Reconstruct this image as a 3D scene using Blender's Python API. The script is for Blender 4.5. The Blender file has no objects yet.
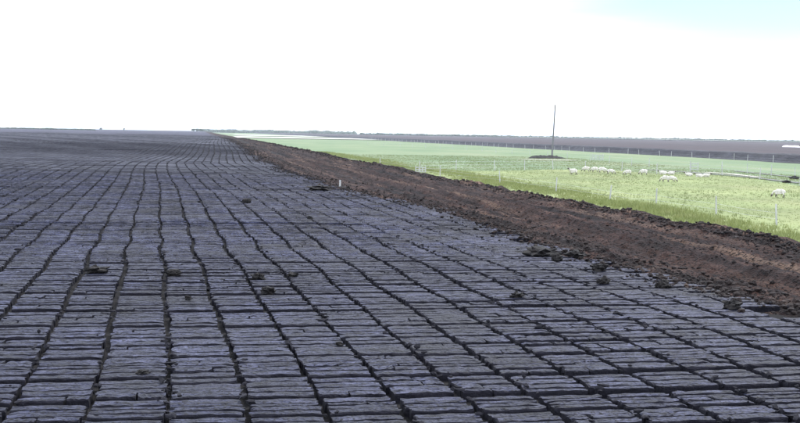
import bpy, bmesh, math, random
import numpy as np
from mathutils import Matrix, Vector

random.seed(7)
rng = np.random.default_rng(11)
scene = bpy.context.scene
COL = scene.collection

# ------------------------------------------------------------------ camera
EYE = 1.75                      # eye height above the bog bed, metres
F = 1111.0                      # focal length in photo pixels (50 mm on 36 mm, 800 px wide)
YAW, PITCH, ROLL = math.atan(200 / F), math.atan(77.5 / F), math.radians(1.0)
ROT = (Matrix.Rotation(-YAW, 3, 'Z') @ Matrix.Rotation(math.pi / 2 - PITCH, 3, 'X')
       @ Matrix.Rotation(ROLL, 3, 'Z'))
cam_d = bpy.data.cameras.new('camera')
cam_d.lens = 50.0
cam_d.sensor_width = 36.0
cam_d.clip_start = 0.1
cam_d.clip_end = 20000
cam = bpy.data.objects.new('camera', cam_d)
COL.objects.link(cam)
cam.matrix_world = Matrix.Translation((0, 0, EYE)) @ ROT.to_4x4()
scene.camera = cam

# ------------------------------------------------------------------ world
SUN_EL, SUN_AZ = math.radians(48), math.radians(38)     # azimuth clockwise from +Y (the row direction)
world = bpy.data.worlds.new('World')
scene.world = world
world.use_nodes = True
nt = world.node_tree
nt.nodes.clear()
N, L = nt.nodes.new, nt.links.new
wout = N('ShaderNodeOutputWorld')
bg = N('ShaderNodeBackground')
bg.inputs['Strength'].default_value = 0.06
sky = N('ShaderNodeTexSky')
sky.sky_type = 'NISHITA'
sky.sun_disc = False
sky.sun_elevation = SUN_EL
sky.sun_rotation = SUN_AZ
sky.air_density = 1.0
sky.dust_density = 0.0
sky.ozone_density = 4.0
tc = N('ShaderNodeTexCoord')
nz = N('ShaderNodeTexNoise')
nz.inputs['Scale'].default_value = 2.2
nz.inputs['Detail'].default_value = 6
mp = N('ShaderNodeMapping')
mp.inputs['Scale'].default_value = (1, 1, 9.0)
mp.inputs['Rotation'].default_value = (0.0, 0.04, 0.0)
L(tc.outputs['Generated'], mp.inputs['Vector'])
L(mp.outputs['Vector'], nz.inputs['Vector'])
# a break in the cloud just beyond the upper right of the view
hole = ROT @ Vector((690 - 400, 211.5, -F)).normalized()
dist = N('ShaderNodeVectorMath')
dist.operation = 'DISTANCE'
hole_v = hole.normalized()
mp2 = N('ShaderNodeMapping')
mp2.inputs['Scale'].default_value = (1, 1, 1.6)
L(tc.outputs['Generated'], mp2.inputs['Vector'])
L(mp2.outputs['Vector'], dist.inputs[0])
dist.inputs[1].default_value = (hole_v.x + 0.095, hole_v.y - 0.03, hole_v.z + 0.205)
m1 = N('ShaderNodeMath'); m1.operation = 'MULTIPLY_ADD'
L(nz.outputs['Fac'], m1.inputs[0]); m1.inputs[1].default_value = -0.24
L(dist.outputs['Value'], m1.inputs[2])
ramp = N('ShaderNodeMapRange')
ramp.interpolation_type = 'SMOOTHSTEP'
ramp.inputs['To Min'].default_value = 0.12
ramp.inputs['From Min'].default_value = 0.05
ramp.inputs['From Max'].default_value = 0.28
L(m1.outputs[0], ramp.inputs['Value'])
cl = N('ShaderNodeMapRange')                      # brighter and duller parts of the cloud sheet
cl.inputs['To Min'].default_value = 15.0
cl.inputs['To Max'].default_value = 22.0
L(nz.outputs['Fac'], cl.inputs['Value'])
cloud = N('ShaderNodeVectorMath'); cloud.operation = 'SCALE'
cloud.inputs[0].default_value = (0.89, 0.96, 1.14)
L(cl.outputs['Result'], cloud.inputs['Scale'])
mix = N('ShaderNodeMix'); mix.data_type = 'RGBA'
L(ramp.outputs['Result'], mix.inputs['Factor'])
L(sky.outputs['Color'], mix.inputs['A'])
L(cloud.outputs['Vector'], mix.inputs['B'])
L(mix.outputs['Result'], bg.inputs['Color'])
L(bg.outputs['Background'], wout.inputs['Surface'])

sun_d = bpy.data.lights.new('sun', 'SUN')
sun_d.energy = 1.5
sun_d.angle = math.radians(12)
sun_d.color = (1.0, 0.96, 0.9)
sun = bpy.data.objects.new('sun', sun_d)
COL.objects.link(sun)
sdir = Vector((math.sin(SUN_AZ) * math.cos(SUN_EL), math.cos(SUN_AZ) * math.cos(SUN_EL), math.sin(SUN_EL)))
sun.rotation_euler = sdir.to_track_quat('Z', 'Y').to_euler()

vs = scene.view_settings
vs.view_transform = 'Standard'
vs.look = 'None'
vs.gamma = 1.0
vs.use_curve_mapping = False
vs.exposure = 1.1

# ------------------------------------------------------------------ helpers
FIELD_Z = -2.1                  # the pasture lies about two metres below the bog


def gp(x, y, z=0.0):
    """Where the sight line through photo pixel (x, y) meets the level z."""
    d = ROT @ Vector((x - 400, 211.5 - y, -F))
    t = (z - EYE) / d.z
    return Vector((d.x * t, d.y * t, z))


def at_depth(x, y, dist):
    d = ROT @ Vector((x - 400, 211.5 - y, -F))
    d *= dist / F
    return Vector((d.x, d.y, d.z + EYE))


ROTi = np.array(ROT.transposed())


def project(P):
    """Photo pixel of world points, an (n, 3) array."""
    q = (np.asarray(P) - np.array([0, 0, EYE])) @ ROTi.T
    w = -q[:, 2]
    return 400 + F * q[:, 0] / w, 211.5 - F * q[:, 1] / w, w


def h2(a, b, s=0):
    n = np.sin(np.asarray(a) * 127.1 + np.asarray(b) * 311.7 + s * 74.7) * 43758.5453
    return n - np.floor(n)


def vnoise(x, y, s=0):
    x, y = np.asarray(x, float), np.asarray(y, float)
    ix, iy = np.floor(x), np.floor(y)
    fx, fy = x - ix, y - iy
    fx, fy = fx * fx * (3 - 2 * fx), fy * fy * (3 - 2 * fy)
    a, b = h2(ix, iy, s), h2(ix + 1, iy, s)
    c, d = h2(ix, iy + 1, s), h2(ix + 1, iy + 1, s)
    return (a + (b - a) * fx) * (1 - fy) + (c + (d - c) * fx) * fy


def fbm(x, y, s=0, o=4):
    t, amp, r = 0, 0.5, 0
    for k in range(o):
        r = r + amp * (vnoise(x * 2 ** k, y * 2 ** k, s + k) - 0.5)
        amp *= 0.5
    return r


def sstep(a, b, x):
    t = np.clip((np.asarray(x, float) - a) / (b - a), 0, 1)
    return t * t * (3 - 2 * t)


def bog_z(x, y):
    """Gentle swells of the bog bed along the rows."""
    y = np.asarray(y, float)
    return (-0.06 * np.exp(-((y - 37) / 6.0) ** 2) - 0.15 * np.exp(-((y - 79) / 18.0) ** 2)
            + 0.30 * sstep(85, 160, y) * (1 - 0.6 * sstep(200, 500, y))
            + 0.05 * np.sin(np.asarray(x) * 0.21 + y * 0.07) * sstep(8, 40, y)
            + 0.02 * np.sin(np.asarray(x) * 0.9 + y * 0.31))


def row_off(y):
    """Sideways run of the sod rows: they bear a little left, then bend right beyond the dip."""
    y = np.asarray(y, float)
    return (-0.037 * np.minimum(y, 62) + 0.014 * np.maximum(y - 62, 0)
            + 0.03 * np.sin(y * 0.23) + 0.10 * np.sin(y * 0.071 + 1.0) * sstep(12, 40, y))


def np_mesh(name, V, Fa, smooth=False):
    """Mesh from numpy vertices and a list of (n, k) face arrays."""
    me = bpy.data.meshes.new(name)
    me.vertices.add(len(V))
    me.vertices.foreach_set('co', np.asarray(V, np.float32).ravel())
    loops = np.concatenate([f.ravel() for f in Fa]).astype(np.int32)
    tot = np.concatenate([np.full(len(f), f.shape[1]) for f in Fa]).astype(np.int32)
    start = np.concatenate([[0], np.cumsum(tot)[:-1]]).astype(np.int32)
    me.loops.add(len(loops))
    me.loops.foreach_set('vertex_index', loops)
    me.polygons.add(len(tot))
    me.polygons.foreach_set('loop_start', start)
    me.polygons.foreach_set('loop_total', tot)
    me.polygons.foreach_set('use_smooth', np.full(len(tot), smooth))
    me.update(calc_edges=True)
    return me


def link(name, me, mat=None, parent=None, loc=None, **props):
    o = bpy.data.objects.new(name, me)
    if me is not None and mat is not None and len(me.materials) == 0:
        me.materials.append(mat)
    COL.objects.link(o)
    if parent is not None:
        o.parent = parent
    if loc is not None:
        o.location = loc
    for k, v in props.items():
        o[k] = v
    return o


def grid(name, xs, ys, zf, mat, xf=None, smooth=True, **props):
    X, Y = np.meshgrid(xs, ys)
    if xf is not None:
        X = xf(X, Y)
    Z = zf(X, Y)
    V = np.stack([X.ravel(), Y.ravel(), Z.ravel()], 1)
    nx, ny = len(xs), len(ys)
    i = np.arange(nx * ny).reshape(ny, nx)
    q = np.stack([i[:-1, :-1], i[:-1, 1:], i[1:, 1:], i[1:, :-1]], -1).reshape(-1, 4)
    return link(name, np_mesh(name, V, [q], smooth), mat, **props)


def ico(sub=1):
    bm = bmesh.new()
    bmesh.ops.create_icosphere(bm, subdivisions=sub, radius=1.0)
    V = np.array([v.co for v in bm.verts])
    Fc = np.array([[v.index for v in f.verts] for f in bm.faces])
    bm.free()
    return V, Fc


def n3(V, s, f):
    return (fbm(V[:, 0] * f + 9.1 * s, V[:, 1] * f + V[:, 2] * f * 1.7, s, 3)
            + fbm(V[:, 2] * f + 3.3 * s, V[:, 0] * f - V[:, 1] * f * 1.3, s + 5, 3))


def lump_variants(n, sub, amp=0.55, freq=1.3):
    V, Fc = ico(sub)
    return [(V * (1 + amp * n3(V, k + 1, freq))[:, None], Fc) for k in range(n)]


def bake(variants, which, T, S, Rz, Rx=None):
    """Instances of small variants written into one vertex / face list."""
    Vs, Fs, base = [], [], 0
    for k, (V, Flist) in enumerate(variants):
        sel = np.where(which == k)[0]
        if len(sel) == 0:
            continue
        P = V[None, :, :] * S[sel][:, None, :]
        if Rx is not None:
            c, s = np.cos(Rx[sel])[:, None], np.sin(Rx[sel])[:, None]
            y, z = P[:, :, 1] * c - P[:, :, 2] * s, P[:, :, 1] * s + P[:, :, 2] * c
            P = np.stack([P[:, :, 0], y, z], -1)
        c, s = np.cos(Rz[sel])[:, None], np.sin(Rz[sel])[:, None]
        x, y = P[:, :, 0] * c - P[:, :, 1] * s, P[:, :, 0] * s + P[:, :, 1] * c
        P = np.stack([x, y, P[:, :, 2]], -1) + T[sel][:, None, :]
        off = base + np.arange(len(sel)) * len(V)
        for Fc in (Flist if isinstance(Flist, list) else [Flist]):
            Fs.append((Fc[None] + off[:, None, None]).reshape(-1, Fc.shape[1]))
        Vs.append(P.reshape(-1, 3))
        base += len(sel) * len(V)
    return np.concatenate(Vs), Fs


# ------------------------------------------------------------------ materials
def mat(name, stops, scale=3.0, stretch=(1, 1, 1), detail=6, rough=(0.6, 0.9), bump=0.0, bump_scale=40,
        bump_dist=0.02, spec=0.5, fine=None, world_co=True, patch=None):
    """Procedural surface: a noise through colour stops, a second noise for roughness, a fine bump."""
    m = bpy.data.materials.new(name)
    m.use_nodes = True
    t = m.node_tree
    b = t.nodes['Principled BSDF']
    n, l = t.nodes.new, t.links.new
    if world_co:
        co = n('ShaderNodeNewGeometry').outputs['Position']
    else:
        co = n('ShaderNodeTexCoord').outputs['Object']
    mpn = n('ShaderNodeMapping')
    mpn.inputs['Scale'].default_value = stretch
    l(co, mpn.inputs['Vector'])
    nz = n('ShaderNodeTexNoise')
    nz.inputs['Scale'].default_value = scale
    nz.inputs['Detail'].default_value = detail
    nz.inputs['Roughness'].default_value = 0.6
    l(mpn.outputs['Vector'], nz.inputs['Vector'])
    cr = n('ShaderNodeValToRGB')
    el = cr.color_ramp.elements
    while len(el) < len(stops):
        el.new(0.5)
    for e, (p, c) in zip(el, stops):
        e.position = p
        e.color = (*c, 1)
    l(nz.outputs['Fac'], cr.inputs['Fac'])
    colour = cr.outputs['Color']
    nf = n('ShaderNodeTexNoise')
    nf.inputs['Scale'].default_value = bump_scale
    nf.inputs['Detail'].default_value = 5
    l(co, nf.inputs['Vector'])
    if fine:                                    # a speckle of a second colour
        mr = n('ShaderNodeMapRange')
        mr.inputs['From Min'].default_value, mr.inputs['From Max'].default_value = fine[1], fine[2]
        l(nf.outputs['Fac'], mr.inputs['Value'])
        mx = n('ShaderNodeMix')
        mx.data_type = 'RGBA'
        l(mr.outputs['Result'], mx.inputs['Factor'])
        l(colour, mx.inputs['A'])
        mx.inputs['B'].default_value = (*fine[0], 1)
        colour = mx.outputs['Result']
    if patch:                                   # damper and drier patches, metres across
        npt = n('ShaderNodeTexNoise')
        npt.inputs['Scale'].default_value = patch[0]
        npt.inputs['Detail'].default_value = 4
        l(co, npt.inputs['Vector'])
        pr = n('ShaderNodeMapRange')
        pr.inputs['From Min'].default_value, pr.inputs['From Max'].default_value = 0.32, 0.68
        pr.inputs['To Min'].default_value, pr.inputs['To Max'].default_value = patch[1], patch[2]
        l(npt.outputs['Fac'], pr.inputs['Value'])
        ms = n('ShaderNodeVectorMath')
        ms.operation = 'SCALE'
        l(colour, ms.inputs[0])
        l(pr.outputs['Result'], ms.inputs['Scale'])
        colour = ms.outputs['Vector']
    l(colour, b.inputs['Base Color'])
    rr = n('ShaderNodeMapRange')
    rr.inputs['To Min'].default_value, rr.inputs['To Max'].default_value = rough
    l(nf.outputs['Fac'], rr.inputs['Value'])
    l(rr.outputs['Result'], b.inputs['Roughness'])
    b.inputs['Specular IOR Level'].default_value = spec
    if bump:
        bn = n('ShaderNodeBump')
        bn.inputs['Strength'].default_value = bump
        bn.inputs['Distance'].default_value = bump_dist
        l(nf.outputs['Fac'], bn.inputs['Height'])
        l(bn.outputs['Normal'], b.inputs['Normal'])
    return m


M_SOD = mat('drying_peat', [(0.36, (0.003, 0.0035, 0.008)), (0.47, (0.010, 0.012, 0.027)), (0.56, (0.023, 0.026, 0.052)), (0.70, (0.066, 0.069, 0.112))],
            scale=3.2, stretch=(2.2, 6.0, 2), detail=10, rough=(0.45, 0.85), bump=1.0, bump_scale=42, bump_dist=0.018,
            spec=0.20, fine=((0.003, 0.003, 0.005), 0.52, 0.62), patch=(0.75, 0.4, 1.45))
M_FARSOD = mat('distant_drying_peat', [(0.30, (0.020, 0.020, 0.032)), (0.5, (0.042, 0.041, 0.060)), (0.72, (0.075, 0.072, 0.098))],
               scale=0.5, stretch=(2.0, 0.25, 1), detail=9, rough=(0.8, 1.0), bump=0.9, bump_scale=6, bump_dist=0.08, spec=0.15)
M_SIDE = mat('shaded_peat_side', [(0.3, (0.006, 0.006, 0.009)), (0.7, (0.020, 0.019, 0.026))], scale=7, rough=(0.75, 1.0),
             bump=0.8, bump_scale=50, bump_dist=0.015, spec=0.15)  # gap shade painted into the sod sides: a darker colour than the tops
M_BED = mat('wet_peat_bed', [(0.3, (0.006, 0.006, 0.006)), (0.7, (0.014, 0.012, 0.012))], scale=6, rough=(0.85, 1.0),
            bump=0.8, bump_scale=30, bump_dist=0.03, spec=0.12)
M_CLOD = mat('dark_peat_clod', [(0.3, (0.006, 0.006, 0.006)), (0.7, (0.020, 0.017, 0.015))], scale=9, rough=(0.7, 1.0),
             bump=0.8, bump_scale=45, bump_dist=0.02, spec=0.25)
M_CRUMB = mat('peat_crumb', [(0.3, (0.007, 0.007, 0.009)), (0.7, (0.024, 0.023, 0.028))], scale=7, rough=(0.8, 1.0),
              bump=0.6, bump_scale=60, bump_dist=0.01, spec=0.1)
M_BANK = mat('churned_peat', [(0.36, (0.008, 0.005, 0.005)), (0.46, (0.024, 0.013, 0.011)), (0.55, (0.052, 0.028, 0.021)),
                              (0.66, (0.125, 0.082, 0.058))],
             scale=1.7, stretch=(2.0, 0.03, 1), detail=10, rough=(0.8, 1.0), bump=1.0, bump_scale=24, bump_dist=0.07,
             spec=0.12, fine=((0.004, 0.003, 0.003), 0.50, 0.62), patch=(0.7, 0.45, 1.3))
M_BANKLUMP = mat('bank_lump', [(0.3, (0.006, 0.0045, 0.0045)), (0.58, (0.020, 0.014, 0.012)), (0.76, (0.085, 0.058, 0.044))],
                 scale=2.6, stretch=(1, 0.4, 1), rough=(0.75, 1.0), bump=0.7, bump_scale=40, bump_dist=0.02, spec=0.2)
M_GRASS = mat('grazed_grass', [(0.28, (0.150, 0.190, 0.070)), (0.5, (0.190, 0.225, 0.090)), (0.72, (0.235, 0.252, 0.112))],
              scale=0.16, stretch=(1, 0.5, 1), detail=10, rough=(0.8, 1.0), bump=0.7, bump_scale=5, bump_dist=0.12, spec=0.15,
              fine=((0.25, 0.24, 0.12), 0.58, 0.80), patch=(0.10, 0.82, 1.2))
M_GRASS2 = mat('greener_grass', [(0.28, (0.105, 0.160, 0.080)), (0.5, (0.145, 0.195, 0.100)), (0.72, (0.20, 0.225, 0.125))],
               scale=0.06, stretch=(1, 0.35, 1), detail=10, rough=(0.8, 1.0), bump=0.7, bump_scale=4, bump_dist=0.12, spec=0.15)
M_BLADE = mat('rough_grass_blades', [(0.3, (0.18, 0.215, 0.068)), (0.55, (0.25, 0.28, 0.10)), (0.75, (0.33, 0.32, 0.15))],
              scale=0.7, detail=5, rough=(0.7, 0.95), spec=0.2)
M_BLADE2 = mat('short_grass_blades', [(0.3, (0.175, 0.205, 0.080)), (0.55, (0.21, 0.24, 0.10)), (0.75, (0.25, 0.265, 0.12))],
               scale=0.5, detail=5, rough=(0.7, 0.95), spec=0.2)
M_FARBOG = mat('far_bog_peat', [(0.3, (0.016, 0.011, 0.014)), (0.5, (0.032, 0.022, 0.026)), (0.72, (0.062, 0.045, 0.046))],
               scale=0.12, stretch=(1, 0.06, 1), detail=9, rough=(0.7, 1.0), bump=0.5, bump_scale=2, bump_dist=0.2, spec=0.2)
M_FACE = mat('cut_peat_face', [(0.3, (0.004, 0.004, 0.007)), (0.55, (0.013, 0.013, 0.020)), (0.75, (0.045, 0.043, 0.056))],
             scale=0.9, stretch=(1, 0.5, 2), detail=8, rough=(0.6, 0.95), bump=0.8, bump_scale=3, bump_dist=0.2, spec=0.3)
M_POST = mat('bleached_post', [(0.3, (0.34, 0.34, 0.32)), (0.7, (0.52, 0.52, 0.49))], scale=5, stretch=(1, 1, 0.3), rough=(0.7, 0.95),
             bump=0.3, bump_scale=40, bump_dist=0.005, spec=0.2)
M_WIRE = mat('galvanised_wire', [(0.3, (0.35, 0.36, 0.37)), (0.7, (0.55, 0.56, 0.57))], scale=9, rough=(0.35, 0.6))
M_POLE = mat('weathered_pole', [(0.3, (0.11, 0.11, 0.11)), (0.7, (0.22, 0.22, 0.21))], scale=4, stretch=(4, 4, 0.4), rough=(0.7, 0.95),
             bump=0.4, bump_scale=20, bump_dist=0.01, spec=0.2)
M_INS = mat('brown_insulator', [(0.3, (0.16, 0.06, 0.035)), (0.7, (0.24, 0.09, 0.05))], scale=9, rough=(0.15, 0.3))
M_STEEL = mat('steel_bracket', [(0.3, (0.16, 0.16, 0.17)), (0.7, (0.28, 0.28, 0.29))], scale=9, rough=(0.4, 0.7))
M_WOOL = mat('sheep_wool', [(0.3, (0.50, 0.46, 0.38)), (0.7, (0.80, 0.77, 0.69))], scale=7, detail=6, rough=(0.85, 1.0), bump=0.9,
             bump_scale=26, bump_dist=0.04, spec=0.1, world_co=False)
M_SKIN = mat('sheep_face_and_legs', [(0.3, (0.06, 0.05, 0.045)), (0.7, (0.20, 0.17, 0.15))], scale=6, rough=(0.7, 0.95), spec=0.2, world_co=False)
M_PALE = mat('bare_pale_soil', [(0.3, (0.33, 0.31, 0.25)), (0.7, (0.50, 0.48, 0.41))], scale=1.2, stretch=(1, 0.3, 1), rough=(0.8, 1.0),
             bump=0.5, bump_scale=8, bump_dist=0.05, spec=0.15)
M_SHEET = mat('white_plastic_sheet', [(0.3, (0.72, 0.73, 0.75)), (0.7, (0.84, 0.84, 0.85))], scale=1.2, rough=(0.3, 0.5), bump=0.5,
              bump_scale=3, bump_dist=0.08)
M_DRAIN = mat('drain_mud', [(0.3, (0.012, 0.013, 0.012)), (0.7, (0.04, 0.04, 0.032))], scale=1.5, rough=(0.35, 0.8), bump=0.6, bump_scale=7,
              bump_dist=0.06)
M_LEAF = mat('far_foliage', [(0.3, (0.030, 0.050, 0.030)), (0.7, (0.075, 0.100, 0.055))], scale=0.4, rough=(0.7, 0.95), spec=0.2)
M_BARK = mat('far_bark', [(0.3, (0.05, 0.04, 0.03)), (0.7, (0.11, 0.09, 0.07))], scale=4, rough=(0.8, 1.0), spec=0.2)
M_GROUND = mat('distant_lowland', [(0.3, (0.10, 0.13, 0.06)), (0.5, (0.16, 0.18, 0.09)), (0.7, (0.24, 0.22, 0.14))], scale=0.006,
               stretch=(1, 0.3, 1), detail=8, rough=(0.9, 1.0), spec=0.1)
M_PALEFIELD = mat('pale_far_field', [(0.3, (0.36, 0.37, 0.30)), (0.7, (0.52, 0.52, 0.44))], scale=0.01, rough=(0.9, 1.0), spec=0.1)

# ------------------------------------------------------------------ the setting
STRUCT = dict(kind='structure')
grid('ground', np.linspace(-9000, 9000, 31), np.linspace(-600, 12000, 41), lambda X, Y: X * 0 - 3.2, M_GROUND, **STRUCT)

PITCH_X = 0.47                                    # from one furrow to the next
X0 = 0.05                                         # a furrow at Y = 0
SOD_H = 0.066
SOD_END = 340.0                                   # beyond this the sods cannot be told apart


def dirt_edge(y):
    """Left edge of the churned track beside the bank, where the sod rows stop."""
    y = np.asarray(y, float)
    return (5.80 - 1.80 * sstep(8, 50, y) + 0.5 * sstep(60, 140, y)
            + 0.35 * fbm(y * 0.35, y * 0 + 1.5, 3) + 0.25 * np.sin(y * 0.33))


def lip_x(y):
    return 9.25 + 0.55 * fbm(np.asarray(y) * 0.25, np.asarray(y) * 0 + 7, 4)


ys = np.unique(np.concatenate([np.arange(-12, 60, 0.5), np.arange(60, 230, 2.0), np.geomspace(230, 2600, 30)]))
grid('bog_ground', np.concatenate([np.geomspace(-1500, -12, 24), np.linspace(-11.5, 6.2, 40)]), ys,
     lambda X, Y: bog_z(X, Y) + 0.025 * fbm(X * 3, Y * 3, 2), M_BED, **STRUCT)


# the track and bank of churned peat, then the slope down to the pasture
def bank_x(X, Y):
    e, lp = dirt_edge(Y) - 0.5, lip_x(Y)
    return np.where(X <= 1, e + (lp - e) * X, lp + (X - 1) * 3.6)


def bank_z(X, Y):
    e, lp = dirt_edge(Y) - 0.5, lip_x(Y)
    u = np.clip((X - e) / (lp - e), 0, 1)
    s = np.clip((X - lp) / 3.6, 0, 1)
    z = bog_z(X, Y) * (1 - 0.8 * u) - 0.03 + 0.10 * sstep(0, 0.2, u)
    near = 1 - 0.6 * sstep(60, 300, Y)
    rough = fbm(X * 2.2, Y * 0.8, 21, 5) * 0.12 + fbm(X * 3.4, Y * 0.06, 27, 3) * 0.15 + fbm(X * 8.0, Y * 0.12, 29, 2) * 0.07 + fbm(X * 7, Y * 6, 31, 3) * 0.10
    ruts = -0.10 * np.exp(-((u - 0.42) / 0.05) ** 2) - 0.10 * np.exp(-((u - 0.66) / 0.05) ** 2) \
        + 0.07 * np.exp(-((u - 0.53) / 0.05) ** 2)
    lip = (0.05 + 0.22 * fbm(Y * 0.8, X * 0 + 3, 17, 4)) * sstep(0.72, 0.97, u)
    z = z + (rough * near + ruts + lip) * sstep(0, 0.12, u) + fbm(X * 9, Y * 9, 41, 2) * 0.085
    return z * (1 - sstep(0, 1, s)) + (FIELD_Z - 0.15) * sstep(0, 1, s)


ysb = np.unique(np.concatenate([np.arange(-8, 6, 0.4), np.arange(6, 30, 0.09), np.arange(30, 70, 0.25),
                                np.arange(70, 230, 1.0), np.geomspace(230, 2600, 40)]))
grid('dirt_bank', np.concatenate([np.linspace(0, 1, 62), np.linspace(1.06, 2, 14)]), ysb, bank_z, M_BANK, xf=bank_x,
     smooth=False, **STRUCT)

# pasture sheets
grid('far_pasture', np.concatenate([np.arange(11.5, 104, 3.0)]), np.unique(np.concatenate([np.arange(-30, 300, 4.0),
     np.geomspace(300, 2600, 40)])), lambda X, Y: FIELD_Z + 0.14 * fbm(X * 0.06, Y * 0.06, 51, 3), M_GRASS2, **STRUCT)

fenceA_px = [(420, 172.3), (456, 171.3), (495, 171), (524.6, 170.2), (553, 169.4), (585, 170), (621.6, 171), (656.6, 173.8),
             (690, 174), (722, 175.6), (759.7, 180.2), (800, 186.5)]
fenceA = [gp(x, y, FIELD_Z) for x, y in fenceA_px]


def near_pasture():
    # sheet between the foot of the bank and the fence round the grazed field
    pts = [(p.x, p.y) for p in fenceA]
    last = pts[-1]
    prev = pts[-2]
    d = (Vector(last) - Vector(prev)).normalized()
    for k in (25, 60, 110):
        pts.append((last[0] + d.x * k, last[1] + d.y * k))
    pts = np.array(pts)
    seg = np.concatenate([[0], np.cumsum(np.hypot(*np.diff(pts, axis=0).T))])
    s = np.linspace(0, seg[-1], 70)
    far = np.stack([np.interp(s, seg, pts[:, 0]), np.interp(s, seg, pts[:, 1])], 1)
    base = np.stack([np.full(70, 12.2), np.linspace(far[0, 1] + 6, far[-1, 1] - 30, 70)], 1)
    V = []
    m = 30
    for j in range(m):
        u = j / (m - 1)
        P = base * (1 - u) + far * u
        z = FIELD_Z + 0.14 * fbm(P[:, 0] * 0.06, P[:, 1] * 0.06, 51, 3) + 0.02
        V.append(np.column_stack([P, z]))
    V = np.concatenate(V)
    i = np.arange(70 * m).reshape(m, 70)
    q = np.stack([i[:-1, :-1], i[1:, :-1], i[1:, 1:], i[:-1, 1:]], -1).reshape(-1, 4)
    link('pasture', np_mesh('pasture', V, [q], True), M_GRASS, **STRUCT)


near_pasture()

# the cut bog beyond the pasture: a dark face about 1.3 m high and brown ground behind it
BX = 101.0


def far_profile(X, Y):
    n = fbm(Y * 0.05, Y * 0 + 2, 61, 4) * 3
    return X + np.where(X < 120, n, 0)


def far_z(X, Y):
    u = X - BX - fbm(Y * 0.05, Y * 0 + 2, 61, 4) * 3
    top = -0.62 + 0.25 * fbm(Y * 0.12, X * 0.3, 63, 4)
    return np.where(u < 0.1, FIELD_Z - 0.1, FIELD_Z + (top - FIELD_Z) * sstep(0.1, 2.2, u)
                    + 0.22 * fbm(X * 1.2, Y * 0.9, 66, 4) * sstep(0, 1, u) * (1 - sstep(8, 30, u))) \
        + 0.12 * fbm(X * 0.15, Y * 0.02, 67, 3) * sstep(3, 12, u)


xsf = np.concatenate([BX + np.array([-0.4, 0.1, 0.5, 0.9, 1.3, 1.8, 2.4, 3.2, 4.4, 6, 8, 11, 15]), np.geomspace(122, 2600, 30)])
ysf = np.unique(np.concatenate([np.arange(60, 420, 1.0), np.geomspace(420, 2200, 60)]))
fb = grid('far_bog', xsf, ysf, far_z, M_FARBOG, xf=far_profile, smooth=False, **STRUCT)
fb.data.materials.append(M_FACE)
nf_ = len(xsf) - 1
mi = np.tile(np.where(np.arange(nf_) < 9, 1, 0), len(ysf) - 1).astype(np.int32)
fb.data.polygons.foreach_set('material_index', mi)

# pale strips of lowland near the skyline
for k, (x0, x1, y0, y1) in enumerate([(420, 2600, 1350, 1650), (20, 330, 620, 760), (30, 500, 900, 1150)]):
    grid('pale_field', np.linspace(x0, x1, 8), np.linspace(y0, y1, 6),
         lambda X, Y: X * 0 + (0.35 if x0 > 400 else FIELD_Z + 0.35), M_PALEFIELD, **STRUCT)

# ------------------------------------------------------------------ peat sods
SL, SW = PITCH_X, 0.135


def sod_variant(k, nseg, prof, zn=0.028):
    """One sod lying across its row: a rounded slab with ragged ends, a bowed length and an uneven top."""
    r = np.random.default_rng(100 + k)
    bow = r.uniform(-0.16, 0.16)
    lift = r.uniform(-0.14, 0.10) if nseg > 1 else 0.0
    xs = np.linspace(-0.5, 0.5, nseg + 1)
    V = []
    for x in xs:
        end = 1 - np.clip((0.5 - abs(x)) / 0.08, 0, 1)
        for j, (py, pz) in enumerate(prof):
            e = r.normal(0, 0.020)
            y = py * (1 + r.normal(0, 0.05)) + bow * (0.25 - x * x) * 1.6 + 0.05 * math.sin(x * 9 + k)
            z = pz * (1 + lift * end) + (r.normal(0, zn) if pz > 0.2 else 0)
            V.append((x + (end * e * 0.6), y, z))
    p = len(prof)
    q = []
    for i in range(nseg):
        for j in range(p - 1):
            a = i * p + j
            q.append((a, a + 1, a + p + 1, a + p))
    V = np.array(V)
    caps = np.array([list(range(p))[::-1], [nseg * p + j for j in range(p)]])
    return V, [np.array(q)[:, ::-1], caps[:, ::-1]]


HI = [(-.47, -.1), (-.51, .80), (-.44, .97), (-.15, 1.0), (-.10, .95), (.18, 1.0), (.45, .96), (.5, .76), (.48, -.1)]
MID = [(-.5, -.1), (-.5, .72), (-.2, 1.0), (.3, .97), (.5, .68), (.5, -.1)]
LO = [(-.5, -.1), (-.44, .95), (.44, .95), (.5, -.1)]
V_HI = [sod_variant(k, 9, HI) for k in range(14)]
V_MID = [sod_variant(20 + k, 4, MID) for k in range(10)]
V_LO = [sod_variant(40 + k, 1, LO, 0.008) for k in range(8)]

# edges of the sods along the rows, shared by neighbouring rows as the machine laid them
edge, gap = [], []
y = -3.0
left_in_block = 3
while y < SOD_END:
    w = random.gauss(0.094, 0.020)
    w = min(max(w, 0.055), 0.16)
    if y > 125:                                  # too far to tell one sod from the next: whole blocks
        w = random.uniform(0.7, 1.8)
    left_in_block -= 1
    if left_in_block <= 0:
        g = random.uniform(0.060, 0.140)
        left_in_block = random.choice([2, 2, 3, 3, 4, 5, 6])
    else:
        g = random.uniform(0.008, 0.024)
    for yc, gg in ((19.4, 0.2), (33.2, 0.5), (61.0, 0.9), (97.0, 1.2), (128, 1.2)):        # seams between two passes
        if y < yc <= y + w + g:
            g = gg
    edge.append((y, w, g))
    y += w + g
E = np.array(edge)
BLK = np.concatenate([[0], np.cumsum(E[:-1, 2] > 0.04)])           # which block each sod belongs to

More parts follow.
